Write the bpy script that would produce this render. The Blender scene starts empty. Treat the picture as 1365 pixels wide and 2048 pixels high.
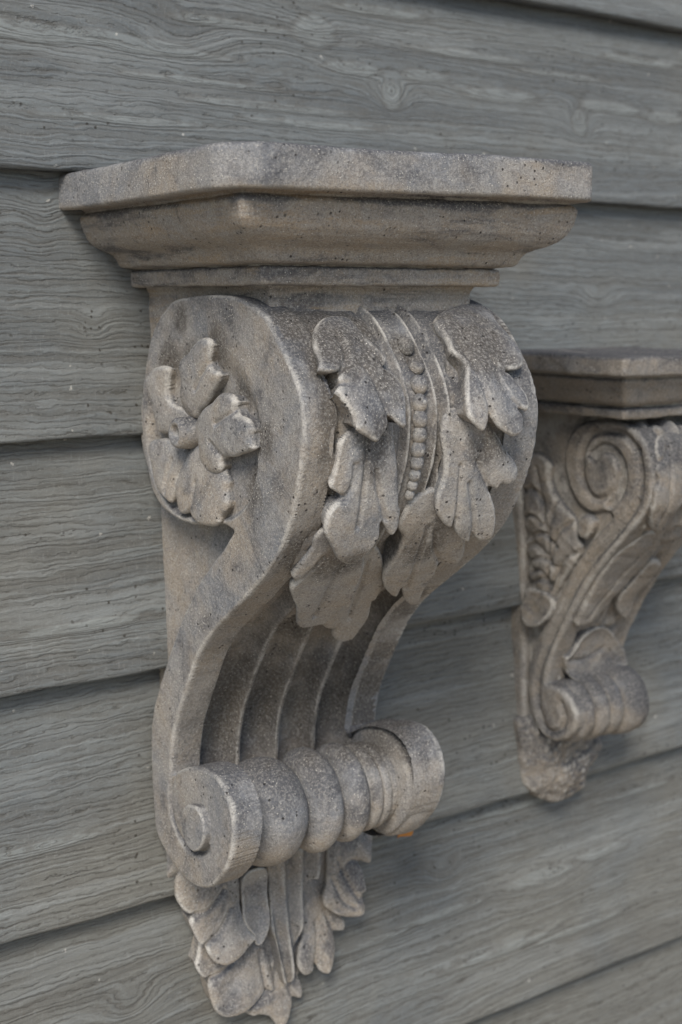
import bpy, math, random
import numpy as np
random.seed(4); np.random.seed(4)
S = bpy.context.scene
COL = S.collection

# ------------------------------------------------------------------ camera
TH = math.radians(34.84)              # camera heading, measured from the wall normal
FP = 2620.0                           # focal length in photo pixels
CD, CZ = 0.762, 1.5                   # camera distance from the wall, height above ground
HY = 600.0                            # horizon row
cam = bpy.data.cameras.new('camera'); camo = bpy.data.objects.new('camera', cam); COL.objects.link(camo)
camo.location = (0, -CD, CZ); camo.rotation_euler = (math.radians(90), 0, -TH)
cam.sensor_fit = 'VERTICAL'; cam.sensor_height = 36; cam.lens = FP/2048*36
cam.shift_y = -(1024-HY)/2048; cam.shift_x = (682.5-682)/2048
cam.clip_start = 0.01; cam.clip_end = 200
cam.dof.use_dof = True; cam.dof.focus_distance = 0.715; cam.dof.aperture_fstop = 7.5
S.camera = camo

# ------------------------------------------------------------------ light
w = bpy.data.worlds.new('World'); S.world = w; w.use_nodes = True
wn = w.node_tree; bg = wn.nodes['Background']
sky = wn.nodes.new('ShaderNodeTexSky'); sky.sky_type = 'NISHITA'; sky.sun_disc = False
SUN_EL, SUN_AZ = math.radians(42), math.radians(222)     # azimuth clockwise from +Y
sky.sun_elevation = SUN_EL; sky.sun_rotation = SUN_AZ; sky.air_density = 1.0; sky.dust_density = 1.0
wn.links.new(sky.outputs[0], bg.inputs[0]); bg.inputs[1].default_value = 0.088
sl = bpy.data.lights.new('sun', 'SUN'); sl.energy = 2.25; sl.angle = math.radians(20); sl.color = (1, .92, .82)
so = bpy.data.objects.new('sun', sl); COL.objects.link(so)
from mathutils import Vector
sdv = Vector((math.sin(SUN_AZ)*math.cos(SUN_EL), math.cos(SUN_AZ)*math.cos(SUN_EL), math.sin(SUN_EL)))
so.rotation_euler = (-sdv).to_track_quat('-Z', 'Y').to_euler()
S.view_settings.view_transform = 'Standard'; S.view_settings.look = 'None'
S.view_settings.exposure = 0.58; S.view_settings.gamma = 1

# ------------------------------------------------------------------ photo point -> ray -> surface
def rayd(px, py):
    u = (px-682.0)/FP; v = (HY-py)/FP
    return math.sin(TH)+u*math.cos(TH), math.cos(TH)-u*math.sin(TH), v
def on_d(px, py, d):                 # point at distance d in front of the wall
    rx, ry, rz = rayd(px, py); t = (CD-d)/ry
    return rx*t, CZ+rz*t
def on_x(px, py, a, b=0.0):          # point on plane x = a + b*(z-CZ) -> (d, z)
    rx, ry, rz = rayd(px, py); t = a/(rx-b*rz)
    return CD-ry*t, CZ+rz*t
CR = {1:(80,250,2.275), 2:(600,250,2.1), 3:(240,580,3.102), 4:(560,580,2.528), 5:(400,1000,2.275),
      6:(280,1400,2.2016), 7:(300,1640,2.73), 8:(980,680,2.179), 0:(0,0,1)}
def C(k, pts):
    ox, oy, s = CR[k]; return [(ox+x/s, oy+y/s) for x, y in pts]

# ------------------------------------------------------------------ curve helpers
def crs(pts, step, closed=False):
    P = np.array(pts, float); n = len(P); out = []
    rng = range(n) if closed else range(n-1)
    for i in rng:
        if closed: p0, p1, p2, p3 = P[(i-1)%n], P[i], P[(i+1)%n], P[(i+2)%n]
        else: p0, p1, p2, p3 = P[max(i-1,0)], P[i], P[i+1], P[min(i+2,n-1)]
        m = max(1, int(np.linalg.norm(p2-p1)/step))
        for k in range(m):
            t = k/m
            out.append(.5*((2*p1)+(-p0+p2)*t+(2*p0-5*p1+4*p2-p3)*t*t+(-p0+3*p1-3*p2+p3)*t**3))
    if not closed: out.append(P[-1])
    return np.array(out)
def sdist(pts, poly, closed=True):
    A = poly; B = np.roll(poly, -1, 0)
    if not closed: A, B = poly[:-1], poly[1:]
    best = np.full(len(pts), 1e9); near = np.zeros_like(pts); ins = np.zeros(len(pts), bool)
    for a, b in zip(A, B):
        ab = b-a; L = ab@ab
        if L < 1e-16: continue
        t = np.clip(((pts-a)@ab)/L, 0, 1); q = a+t[:, None]*ab
        dd = ((pts-q)**2).sum(1); m = dd < best
        best[m] = dd[m]; near[m] = q[m]
        if closed:
            c = (a[1] > pts[:, 1]) != (b[1] > pts[:, 1])
            with np.errstate(divide='ignore', invalid='ignore'):
                xx = a[0]+(pts[:, 1]-a[1])*(b[0]-a[0])/(b[1]-a[1] if b[1] != a[1] else 1e-12)
            ins ^= c & (pts[:, 0] < xx)
    dist = np.sqrt(best)
    return (np.where(ins, dist, -dist) if closed else dist), near
def ss(a, b, x):
    t = np.clip((x-a)/(b-a), 0, 1); return t*t*(3-2*t)
_W = [(np.random.randn(3), np.random.rand()*6.28) for _ in range(18)]
def wob(X, freq, seed=0):            # smooth pseudo noise, about -1..1
    r = np.zeros(len(X))
    for i, (k, p) in enumerate(_W): r += np.sin(X@(k*freq*(.6+.08*i))+p+seed*1.7*i)
    return r/5.0

# ------------------------------------------------------------------ object helpers
def empty(name, loc):
    o = bpy.data.objects.new(name, None); o.location = loc; o.empty_display_size = .05; COL.objects.link(o); return o
def tag(o, label=None, cat=None, group=None, kind=None):
    if label: o['label'] = label
    if cat: o['category'] = cat
    if group: o['group'] = group
    if kind: o['kind'] = kind
    return o
def mesh(name, V, F, mat, parent=None, smooth=True, rough=0.0, attr=None):
    V = np.array(V, float)
    if rough > 0:
        me0 = bpy.data.meshes.new('t'); me0.from_pydata(V.tolist(), [], F); me0.update()
        N = np.zeros(len(V)*3); me0.vertices.foreach_get('normal', N); N = N.reshape(-1, 3)
        bpy.data.meshes.remove(me0)
        dsp = .55*wob(V, 90, 1)+.3*wob(V, 260, 2)+.18*wob(V, 620, 3)
        V = V+N*(rough*dsp)[:, None]
    if parent is not None:
        pr = parent; off = np.zeros(3)
        while pr is not None: off += np.array(pr.location); pr = pr.parent
        V = V-off
    me = bpy.data.meshes.new(name); me.from_pydata(V.tolist(), [], [tuple(f) for f in F]); me.update()
    if smooth: me.polygons.foreach_set('use_smooth', [True]*len(me.polygons))
    me.materials.append(mat)
    o = bpy.data.objects.new(name, me); COL.objects.link(o)
    if parent is not None: o.parent = parent
    return o
def gridfaces(nu, nv, wrap=False, flip=False):
    F = []
    for i in range(nu-1):
        for j in range(nv if wrap else nv-1):
            a = i*nv+j; b = i*nv+(j+1)%nv; c = (i+1)*nv+(j+1)%nv; d = (i+1)*nv+j
            F.append((d, c, b, a) if flip else (a, b, c, d))
    return F
def patch(outline, res, hfun, mapf, r=.002, skirt=.012, inset=.0006, flip=False, smoothstep=None):
    """relief piece: outline (a,b) raised by hfun(a,b,sd), rounded rim of radius r and an undercut wall of depth skirt"""
    poly = crs(outline, smoothstep or res, True) if smoothstep != 0 else np.array(outline)
    lo = poly.min(0)-2*res; hi = poly.max(0)+2*res
    A = np.arange(lo[0], hi[0], res); B = np.arange(lo[1], hi[1], res)
    G = np.array(np.meshgrid(A, B, indexing='ij')).reshape(2, -1).T.copy()
    sd, near = sdist(G, poly)
    keep = sd > -1.05*res
    out = (sd < 0) & keep
    G[out] = near[out]; sd = np.where(out, 0, sd)
    na, nb = len(A), len(B); idx = -np.ones(na*nb, int); idx[keep] = np.arange(keep.sum())
    Gk, sk = G[keep], sd[keep]
    I = idx.reshape(na, nb); K = (out & keep).reshape(na, nb)
    F = []; ec = {}
    for i in range(na-1):
        for j in range(nb-1):
            q = (I[i, j], I[i+1, j], I[i+1, j+1], I[i, j+1])
            if min(q) < 0: continue
            if K[i, j] and K[i+1, j] and K[i+1, j+1] and K[i, j+1]: continue
            if flip: q = q[::-1]
            F.append(q)
            for k in range(4): ec[(q[k], q[(k+1) % 4])] = 1
    H = hfun(Gk[:, 0], Gk[:, 1], sk)
    if r > 0:
        m = sk < r
        H = H-np.where(m, r*(1-np.sqrt(np.clip(1-(1-sk/r)**2, 0, 1))), 0)
    V = mapf(Gk[:, 0], Gk[:, 1], H)
    be = [(a, b) for (a, b) in ec if (b, a) not in ec]
    bv = sorted({a for e in be for a in e})
    if bv and skirt > 0:
        bp = Gk[bv]; e = res*.5
        gx = (sdist(bp+[e, 0], poly)[0]-sdist(bp-[e, 0], poly)[0]); gy = (sdist(bp+[0, e], poly)[0]-sdist(bp-[0, e], poly)[0])
        g = np.stack([gx, gy], 1); g /= np.maximum(np.linalg.norm(g, axis=1), 1e-9)[:, None]
        prev = {v: v for v in bv}; base = len(V)
        for q, (fi, fd) in enumerate([(.25, .15), (.7, .4), (1, 1)]):
            P = bp+g*inset*fi; nv = mapf(P[:, 0], P[:, 1], H[bv]-skirt*fd)
            V = np.vstack([V, nv]); cur = {v: base+k for k, v in enumerate(bv)}; base += len(bv)
            for a, b in be: F.append((prev[b], prev[a], cur[a], cur[b]))
            prev = cur
    return V, F

# ------------------------------------------------------------------ materials
class NT:
    def __init__(s, name):
        s.m = bpy.data.materials.new(name); s.m.use_nodes = True; s.t = s.m.node_tree; s.b = s.t.nodes['Principled BSDF']
        s.b.inputs['Specular IOR Level'].default_value = .25
    def n(s, typ, **kw):
        x = s.t.nodes.new('ShaderNode'+typ)
        for k, v in kw.items(): setattr(x, k, v)
        return x
    def l(s, a, b): s.t.links.new(a, b)
    def inp(s, sock, v):
        if hasattr(v, 'links') or hasattr(v, 'is_output'): s.l(v, sock)
        else: sock.default_value = v
    def math(s, op, a, b=0.0, c=None, clamp=False):
        x = s.n('Math', operation=op, use_clamp=clamp); s.inp(x.inputs[0], a); s.inp(x.inputs[1], b)
        if c is not None: s.inp(x.inputs[2], c)
        return x.outputs[0]
    def noise(s, vec, scale, detail=4, rough=.55, dist=0.0):
        x = s.n('TexNoise'); s.l(vec, x.inputs['Vector']); x.inputs['Scale'].default_value = scale
        x.inputs['Detail'].default_value = detail; x.inputs['Roughness'].default_value = rough; x.inputs['Distortion'].default_value = dist
        return x.outputs[0]
    def vor(s, vec, scale, rnd=1.0):
        x = s.n('TexVoronoi'); s.l(vec, x.inputs['Vector']); x.inputs['Scale'].default_value = scale
        x.inputs['Randomness'].default_value = rnd
        return x.outputs['Distance'], x.outputs['Color']
    def ramp(s, f, a, b, lo=0.0, hi=1.0, smooth=True):
        x = s.n('MapRange', interpolation_type='SMOOTHSTEP' if smooth else 'LINEAR'); s.inp(x.inputs[0], f)
        x.inputs[1].default_value = a; x.inputs[2].default_value = b; x.inputs[3].default_value = lo; x.inputs[4].default_value = hi
        return x.outputs[0]
    def mix(s, f, a, b, mode='MIX'):
        x = s.n('Mix', data_type='RGBA', blend_type=mode); s.inp(x.inputs[0], f)
        for k, v in ((6, a), (7, b)):
            if isinstance(v, tuple): x.inputs[k].default_value = (*v, 1)
            else: s.l(v, x.inputs[k])
        return x.outputs[2]
    def bump(s, h, strength, dist, normal=None):
        x = s.n('Bump'); x.inputs['Strength'].default_value = strength; x.inputs['Distance'].default_value = dist
        s.l(h, x.inputs['Height'])
        if normal is not None: s.l(normal, x.inputs['Normal'])
        return x.outputs[0]

def stone_mat(name, tan=.5, dark=.5, light=1.0, grime_shade=(), streak=0.0):
    t = NT(name); pos = t.n('NewGeometry').outputs['Position']; geo = t.n('NewGeometry')
    big = t.noise(pos, 14, 5, .6, .4); med = t.noise(pos, 48, 6, .62, .6); fine = t.noise(pos, 620, 6, .78); gr = t.noise(pos, 1300, 3, .7)
    k = light
    blue = (.175*k, .184*k, .198*k); warm = (.30*k, .262*k, .215*k); grey = (.29*k, .283*k, .27*k); dk = (.060*k, .062*k, .070*k)
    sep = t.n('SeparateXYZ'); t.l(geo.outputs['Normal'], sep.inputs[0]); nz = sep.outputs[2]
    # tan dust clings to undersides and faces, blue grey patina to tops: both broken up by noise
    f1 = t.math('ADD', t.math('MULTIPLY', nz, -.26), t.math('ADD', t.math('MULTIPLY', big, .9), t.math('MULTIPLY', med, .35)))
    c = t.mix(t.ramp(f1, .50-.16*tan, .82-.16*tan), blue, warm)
    c = t.mix(t.math('MULTIPLY', t.ramp(t.noise(pos, 30, 6, .65, 1.0), .42, .62), .55), c, grey)
    # dark weather stains
    st = t.math('ADD', t.noise(pos, 22, 8, .68, .8), t.math('MULTIPLY', nz, .20))
    c = t.mix(t.math('MULTIPLY', t.ramp(st, .50-.05*dark, .68), .85), c, dk)
    st2 = t.noise(pos, 95, 7, .72, .5)
    c = t.mix(t.math('MULTIPLY', t.ramp(st2, .54, .68), .45), c, dk)
    if streak:
        mp = t.n('Mapping'); t.l(pos, mp.inputs['Vector']); mp.inputs['Scale'].default_value = (9, 9, 75)
        sn = t.noise(mp.outputs[0], 1.0, 8, .68, .3)
        c = t.mix(t.math('MULTIPLY', t.ramp(sn, .50, .64), streak), c, dk)
        c = t.mix(t.math('MULTIPLY', t.ramp(sn, .46, .36), .5), c, (.36*k, .27*k, .17*k))
    gm = None                                        # dark patches on particular spots: grime, and recess shade painted into the colour
    for (gx, gy, gz, rx, ry, rz) in grime_shade:
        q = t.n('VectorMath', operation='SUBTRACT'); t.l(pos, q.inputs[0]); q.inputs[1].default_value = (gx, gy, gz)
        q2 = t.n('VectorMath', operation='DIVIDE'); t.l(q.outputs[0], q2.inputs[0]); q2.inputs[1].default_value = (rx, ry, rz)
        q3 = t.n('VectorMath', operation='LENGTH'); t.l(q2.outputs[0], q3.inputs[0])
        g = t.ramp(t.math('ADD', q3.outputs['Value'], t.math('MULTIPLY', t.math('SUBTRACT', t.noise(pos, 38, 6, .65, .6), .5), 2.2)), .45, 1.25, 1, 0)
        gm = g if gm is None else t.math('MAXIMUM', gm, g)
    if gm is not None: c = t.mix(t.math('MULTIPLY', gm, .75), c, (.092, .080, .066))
    # pale worn edges
    pt = t.math('ADD', geo.outputs['Pointiness'], t.math('MULTIPLY', t.math('SUBTRACT', med, .5), .05))
    c = t.mix(t.math('MULTIPLY', t.ramp(pt, .512, .560, 0, .88), t.ramp(t.noise(pos, 48, 6, .7), .40, .58, .10, 1)), c, (.48*k, .47*k, .44*k))
    # grit
    c = t.mix(t.ramp(fine, .47, .60, .0, .42), c, (.42*k, .41*k, .385*k))
    c = t.mix(t.ramp(t.noise(pos, 780, 4, .75), .50, .62, .0, .36), c, (.085*k, .085*k, .088*k))
    c = t.mix(t.ramp(gr, .50, .70, 0, .6), c, dk)
    vd, vc = t.vor(pos, 620); sp = t.n('SeparateColor'); t.l(vc, sp.inputs[0])
    spk = t.math('MULTIPLY', t.ramp(vd, .16, .30, 1, 0), t.ramp(sp.outputs[0], .80, .86))
    c = t.mix(t.math('MULTIPLY', spk, .75), c, (.60*k, .58*k, .53*k))
    # pores
    pd, pc = t.vor(pos, 150); sp2 = t.n('SeparateColor'); t.l(pc, sp2.inputs[0])
    pore = t.math('MULTIPLY', t.ramp(t.math('ADD', pd, t.math('MULTIPLY', fine, .15)), .15, .21, 1, 0), t.ramp(sp2.outputs[1], .86, .90))
    pd3, pc3 = t.vor(pos, 330); sp3 = t.n('SeparateColor'); t.l(pc3, sp3.inputs[0])
    pore2 = t.math('MULTIPLY', t.ramp(pd3, .18, .28, 1, 0), t.math('MULTIPLY', t.ramp(sp3.outputs[1], .80, .85), t.ramp(t.noise(pos, 40, 3), .48, .6)))
    pore = t.math('MAXIMUM', pore, pore2)
    c = t.mix(t.math('MULTIPLY', pore, .85), c, (.035, .033, .032))
    t.l(c, t.b.inputs['Base Color']); t.b.inputs['Roughness'].default_value = .92
    h = t.math('ADD', t.math('MULTIPLY', fine, .6), t.math('MULTIPLY', gr, .25))
    h = t.math('ADD', h, t.math('MULTIPLY', st2, .9))
    h = t.math('SUBTRACT', h, t.math('MULTIPLY', pore, 1.3)); h = t.math('ADD', h, t.math('MULTIPLY', spk, .3))
    t.l(t.bump(h, 1.0, .0016), t.b.inputs['Normal'])
    return t.m

KN = []   # knots: px,py, lx, lz, amp
for a in [(790,190,.014,.011,.016),(1165,240,.012,.012,.018),(190,655,.010,.010,.007),(95,430,.012,.028,.005),(265,2020,.020,.014,.014),
          (1110,1775,.045,.012,.012),(560,110,.05,.012,-.010),(370,70,.03,.014,.012),(1205,600,.02,.01,.008),(900,1750,.015,.010,.012)]:
    x, z = on_d(a[0], a[1], .01); KN.append((x, z)+a[2:])
PALE = []  # broad pale heartwood islands
for a in [(715,135,.026,.0055),(855,150,.024,.0055),(1010,190,.045,.0060),(1230,215,.040,.0060),(1330,235,.03,.006),(200,75,.085,.0060),(470,45,.05,.004),(1085,1760,.045,.007),(900,1830,.045,.004),
          (1215,1705,.035,.006),(1165,245,.010,.013),(790,190,.010,.012),(1240,980,.05,.006),(60,60,.05,.007),(330,100,.06,.004),(560,215,.07,.0035),(420,165,.07,.003),(240,240,.06,.003),(640,60,.02,.012),(770,20,.05,.004),(960,110,.06,.0035),(1140,150,.05,.003),
          (1290,120,.05,.004),(620,250,.06,.003),(1010,1900,.06,.004),(1150,1860,.06,.003),(720,1900,.05,.003),(1050,1620,.05,.004),(1280,1590,.05,.003),(180,1250,.05,.004),(80,1700,.05,.004)]:
    x, z = on_d(a[0], a[1], .01); PALE.append((x, z)+a[2:])
def wood_mat():
    t = NT('painted_grey_wood'); pos = t.n('NewGeometry').outputs['Position']
    oi = t.n('ObjectInfo'); sep = t.n('SeparateXYZ'); t.l(pos, sep.inputs[0]); x, z = sep.outputs[0], sep.outputs[2]
    rnd = t.math('MULTIPLY', oi.outputs['Random'], 37.0)
    def vec(a, b, c):
        q = t.n('CombineXYZ'); t.inp(q.inputs[0], a); t.inp(q.inputs[1], b); t.inp(q.inputs[2], c); return q.outputs[0]
    lowv = vec(t.math('MULTIPLY', x, 2.0), rnd, t.math('MULTIPLY', z, 9.0))
    low = t.noise(lowv, 1.0, 1, .5, 0)
    mid = t.noise(vec(t.math('MULTIPLY', x, 28), rnd, t.math('MULTIPLY', z, 120)), 1.0, 3, .6)
    jag = t.noise(vec(t.math('MULTIPLY', x, 230), rnd, t.math('MULTIPLY', z, 420)), 1.0, 3, .65)
    Fv = t.math('ADD', z, t.math('MULTIPLY', t.math('SUBTRACT', low, .5), .030))
    Fv = t.math('ADD', Fv, t.math('MULTIPLY', t.math('SUBTRACT', mid, .5), .0026))
    kc = None
    for (kx, kz, lx, lz, am) in KN:
        dx = t.math('MULTIPLY', t.math('SUBTRACT', x, kx), 1/lx); dz = t.math('MULTIPLY', t.math('SUBTRACT', z, kz), 1/lz)
        r2 = t.math('ADD', t.math('MULTIPLY', dx, dx), t.math('MULTIPLY', dz, dz))
        g = t.math('EXPONENT', t.math('MULTIPLY', r2, -1.0))
        Fv = t.math('ADD', Fv, t.math('MULTIPLY', g, am))
        if abs(am) >= .02:
            g2 = t.math('EXPONENT', t.math('MULTIPLY', r2, -2.2)); kc = g2 if kc is None else t.math('MAXIMUM', kc, g2)
    pf = None
    for (kx, kz, lx, lz) in PALE:
        dx = t.math('MULTIPLY', t.math('SUBTRACT', x, kx), 1/lx); dz = t.math('MULTIPLY', t.math('SUBTRACT', z, kz), 1/lz)
        g = t.math('EXPONENT', t.math('MULTIPLY', t.math('ADD', t.math('MULTIPLY', dx, dx), t.math('MULTIPLY', dz, dz)), -1.0))
        pf = g if pf is None else t.math('MAXIMUM', pf, g)
    pf = t.math('ADD', pf, t.math('MULTIPLY', t.math('SUBTRACT', mid, .5), .9)); pale = t.ramp(pf, .34, .70); rimp = t.math('MULTIPLY', t.ramp(pf, .28, .42), t.math('SUBTRACT', 1.0, pale))
    calm = t.ramp(t.noise(vec(t.math('MULTIPLY', x, 5), rnd, t.math('MULTIPLY', z, 30)), 1.0, 3), .38, .62, .35, 1)
    Fv = t.math('ADD', Fv, t.math('MULTIPLY', pf, .0065))
    Fj = t.math('ADD', Fv, t.math('MULTIPLY', t.math('SUBTRACT', jag, .5), .0021))
    g1 = t.noise(vec(t.math('MULTIPLY', x, 3), rnd, t.math('MULTIPLY', Fj, 210)), 1.0, 2, .6)       # growth rings
    g2 = t.noise(vec(t.math('MULTIPLY', x, 60), rnd, t.math('MULTIPLY', Fj, 1000)), 1.0, 3, .65)    # fine grain
    g0 = t.noise(vec(t.math('MULTIPLY', x, 2), rnd, t.math('MULTIPLY', Fv, 40)), 1.0, 2, .6)        # broad bands
    saw = t.noise(vec(t.math('MULTIPLY', x, 700), rnd, t.math('MULTIPLY', z, 120)), 1.0, 3, .6)      # cross scratches
    blot = t.noise(pos, 6, 5, .6, .3)
    grit = t.noise(pos, 700, 4, .7)
    phs = t.math('ADD', t.math('MULTIPLY', Fj, 1750.0), t.math('MULTIPLY', t.noise(vec(t.math('MULTIPLY', x, 3), rnd, t.math('MULTIPLY', Fv, 55)), 1.0, 2), 26.0))
    wv = t.math('SINE', phs)
    crack = t.ramp(wv, .88, .985)  # thin raised-grain cracks
    cb = t.ramp(t.noise(vec(t.math('MULTIPLY', x, 70), rnd, t.math('MULTIPLY', z, 160)), 1.0, 3), .42, .56)
    crack = t.math('MULTIPLY', crack, cb)
    c = t.mix(t.ramp(g0, .38, .62), (.136, .152, .160), (.180, .199, .204))
    warmf = t.ramp(t.math('ADD', blot, t.math('MULTIPLY', t.math('SUBTRACT', CZ-.05, z), .35)), .42, .72)
    c = t.mix(t.math('MULTIPLY', warmf, .62), c, (.205, .200, .172))
    c = t.mix(t.ramp(g1, .50, .36, 0, .35), c, (.115, .112, .102))
    c = t.mix(t.ramp(wv, -1, 1, 0, .22), c, (.09, .088, .08))
    c = t.mix(t.ramp(g1, .55, .66, 0, .30), c, (.27, .292, .295))
    c = t.mix(t.ramp(g2, .56, .38, 0, .40), c, (.10, .095, .085))
    c = t.mix(t.ramp(grit, .55, .70, 0, .25), c, (.34, .35, .34))
    c = t.mix(t.ramp(saw, .58, .72, 0, .18), c, (.34, .355, .36))
    if kc is not None: c = t.mix(t.math('MULTIPLY', kc, .35), c, (.25, .265, .26))
    lowl = t.ramp(t.noise(vec(t.math('MULTIPLY', x, 4), rnd, t.math('MULTIPLY', Fj, 34)), 1.0, 2), .58, .62)
    c = t.mix(t.math('MULTIPLY', lowl, .25), c, (.27, .29, .29))
    c = t.mix(t.math('MULTIPLY', rimp, .40), c, (.10, .095, .085))
    c = t.mix(t.math('MULTIPLY', t.math('MULTIPLY', pale, t.ramp(g2, .40, .56, .25, 1)), .44), c, (.275, .30, .295))
    c = t.mix(t.math('MULTIPLY', t.math('MULTIPLY', crack, calm), t.math('SUBTRACT', .50, t.math('MULTIPLY', pale, .42))), c, (.055, .05, .043))
    # mildew specks
    vd, vc = t.vor(vec(x, rnd, z), 210); sc = t.n('SeparateColor'); t.l(vc, sc.inputs[0])
    clus = t.ramp(t.noise(vec(t.math('MULTIPLY', x, 9), rnd, t.math('MULTIPLY', z, 22)), 1.0, 2), .50, .60)
    spk = t.math('MULTIPLY', t.math('MULTIPLY', t.ramp(t.math('ADD', vd, t.math('MULTIPLY', grit, .5)), .40, .50, 1, 0), t.ramp(sc.outputs[0], .66, .72)), clus)
    c = t.mix(t.math('MULTIPLY', spk, .85), c, (.035, .03, .024))
    wd, wc = t.vor(pos, 90); s2 = t.n('SeparateColor'); t.l(wc, s2.inputs[0])
    wsp = t.math('MULTIPLY', t.ramp(t.math('ADD', wd, t.math('MULTIPLY', t.math('SUBTRACT', grit, .5), .5)), .05, .10, 1, 0), t.ramp(s2.outputs[0], .88, .9))
    c = t.mix(t.math('MULTIPLY', wsp, .7), c, (.55, .54, .50))
    t.l(c, t.b.inputs['Base Color']); t.b.inputs['Roughness'].default_value = .72
    h = t.math('ADD', t.math('MULTIPLY', g1, 1.0), t.math('MULTIPLY', g2, .35)); h = t.math('ADD', h, t.math('MULTIPLY', g0, .6)); h = t.math('SUBTRACT', h, t.math('MULTIPLY', wv, .10))
    h = t.math('ADD', h, t.math('MULTIPLY', saw, .10)); h = t.math('SUBTRACT', h, t.math('MULTIPLY', crack, .5))
    h = t.math('ADD', h, t.math('MULTIPLY', pale, .5)); h = t.math('ADD', h, t.math('MULTIPLY', grit, .2))
    t.l(t.bump(h, .62, .0020), t.b.inputs['Normal'])
    return t.m
GR = []
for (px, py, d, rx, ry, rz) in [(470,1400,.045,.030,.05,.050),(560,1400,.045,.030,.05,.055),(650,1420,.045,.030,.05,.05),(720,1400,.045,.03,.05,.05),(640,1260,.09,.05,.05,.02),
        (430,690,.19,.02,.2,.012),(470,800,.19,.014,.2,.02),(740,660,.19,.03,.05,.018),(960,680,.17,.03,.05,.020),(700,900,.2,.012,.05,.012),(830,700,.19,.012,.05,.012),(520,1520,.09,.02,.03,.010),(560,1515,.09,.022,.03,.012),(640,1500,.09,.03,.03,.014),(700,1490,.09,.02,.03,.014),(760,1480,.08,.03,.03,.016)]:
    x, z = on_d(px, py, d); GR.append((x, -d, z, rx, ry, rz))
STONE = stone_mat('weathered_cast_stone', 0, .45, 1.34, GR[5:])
GF = list(GR)  # dark patches between the leaves: recess shade painted in with the grime
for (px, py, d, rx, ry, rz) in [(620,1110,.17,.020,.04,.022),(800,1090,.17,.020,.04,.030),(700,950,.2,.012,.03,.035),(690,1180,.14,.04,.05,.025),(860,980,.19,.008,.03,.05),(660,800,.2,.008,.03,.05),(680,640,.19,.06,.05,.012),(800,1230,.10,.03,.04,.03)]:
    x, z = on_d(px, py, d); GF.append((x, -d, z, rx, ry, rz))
STONE_GROUND = stone_mat('grimy_cast_stone', .3, .9, 1.22, GF)  # darker stone for the recessed ground, grime and shade in its colour
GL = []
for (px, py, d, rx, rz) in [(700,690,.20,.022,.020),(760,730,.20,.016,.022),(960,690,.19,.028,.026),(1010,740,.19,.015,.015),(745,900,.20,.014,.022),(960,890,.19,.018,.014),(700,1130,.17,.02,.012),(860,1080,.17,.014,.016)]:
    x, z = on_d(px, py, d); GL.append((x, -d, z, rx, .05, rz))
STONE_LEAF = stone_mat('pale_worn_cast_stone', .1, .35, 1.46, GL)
GB = []  # dark patches around the flower, grime with the hollow's shade painted in
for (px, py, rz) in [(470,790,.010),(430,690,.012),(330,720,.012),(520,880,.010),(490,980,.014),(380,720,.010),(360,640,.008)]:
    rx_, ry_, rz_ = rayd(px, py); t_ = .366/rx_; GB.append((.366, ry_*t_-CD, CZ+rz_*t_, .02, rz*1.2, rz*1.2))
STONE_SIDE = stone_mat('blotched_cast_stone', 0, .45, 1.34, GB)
STONE_CAP = stone_mat('warm_stained_cast_stone', 1.2, .6, 1.34, (), .8)
STONE2 = stone_mat('brown_cast_stone', 1.0, .9, .98)
WOOD = wood_mat()
def plain(name, col, rough=.9):
    t = NT(name); pos = t.n('NewGeometry').outputs['Position']
    c = t.mix(t.noise(pos, 7, 5), tuple(v*.8 for v in col), tuple(min(1, v*1.2) for v in col)); t.l(c, t.b.inputs['Base Color']); t.b.inputs['Roughness'].default_value = rough
    return t.m

# ------------------------------------------------------------------ setting: unseen ground, lap sided wall
g = mesh('ground', [(-30,-30,0),(30,-30,0),(30,30,0),(-30,30,0)], [(0,1,2,3)], plain('sandy_gravel', (.36,.31,.25)), smooth=False)  # unseen ground below the view, put in for its warm bounce light
tag(g, kind='structure')
wall = tag(empty('wall', (.5, .02, CZ-.9)), 'grey weathered lap board wall with raised grain and knots behind both corbels', 'wall')
edges = [CZ+(HY-y)/FP*.787 for y in (-165, 338, 882, 1383, 1868, 2400, 2890)]
def board(z0, z1, k):
    xs = np.arange(-.25, 2.3, .006); prof = [(.022, z1+.022), (.002, z1+.022), (.0025, z1-.02), (.0065, (z0+z1)/2), (.0138, z0+.006), (.0146, z0+.0022), (.0140, z0+.0006), (.0120, z0), (-.001, z0+.0005), (-.004, z0+.012)]
    V = []
    rr = random.Random(k*7+3); p = [rr.random()*6 for _ in range(4)]
    for x in xs:
        e = .0007*math.sin(x*9+p[0])+.0004*math.sin(x*31+p[1])+.00025*math.sin(x*83+p[2])
        for j, (d, z) in enumerate(prof):
            wz = e if j > 3 else 0
            if j == 0: d = -.006
            V.append((x, -(d+.0006*math.sin(x*6+p[3])), z+wz))
    return mesh('siding_board', V, gridfaces(len(xs), len(prof), flip=True), WOOD, wall)
tops = [edges[0]+.152]+edges
for k in range(len(tops)-1): board(tops[k+1], tops[k], k)
mesh('backing_panel', [(-.3,.012,CZ-1.45),(2.3,.012,CZ-1.45),(2.3,.012,CZ+.5),(-.3,.012,CZ+.5),(-.3,.04,CZ-1.45),(2.3,.04,CZ-1.45),(2.3,.04,CZ+.5),(-.3,.04,CZ+.5)],
     [(0,1,2,3),(7,6,5,4),(0,4,5,1),(1,5,6,2),(2,6,7,3),(3,7,4,0)], plain('dark_backing', (.06,.06,.055)), wall, smooth=False)

# ================================================================== corbel one
corb = tag(empty('corbel', (.4525, 0, CZ-.5)), 'large pale grey stone corbel with a flower on its side and beaded leaf front', 'corbel')
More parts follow.
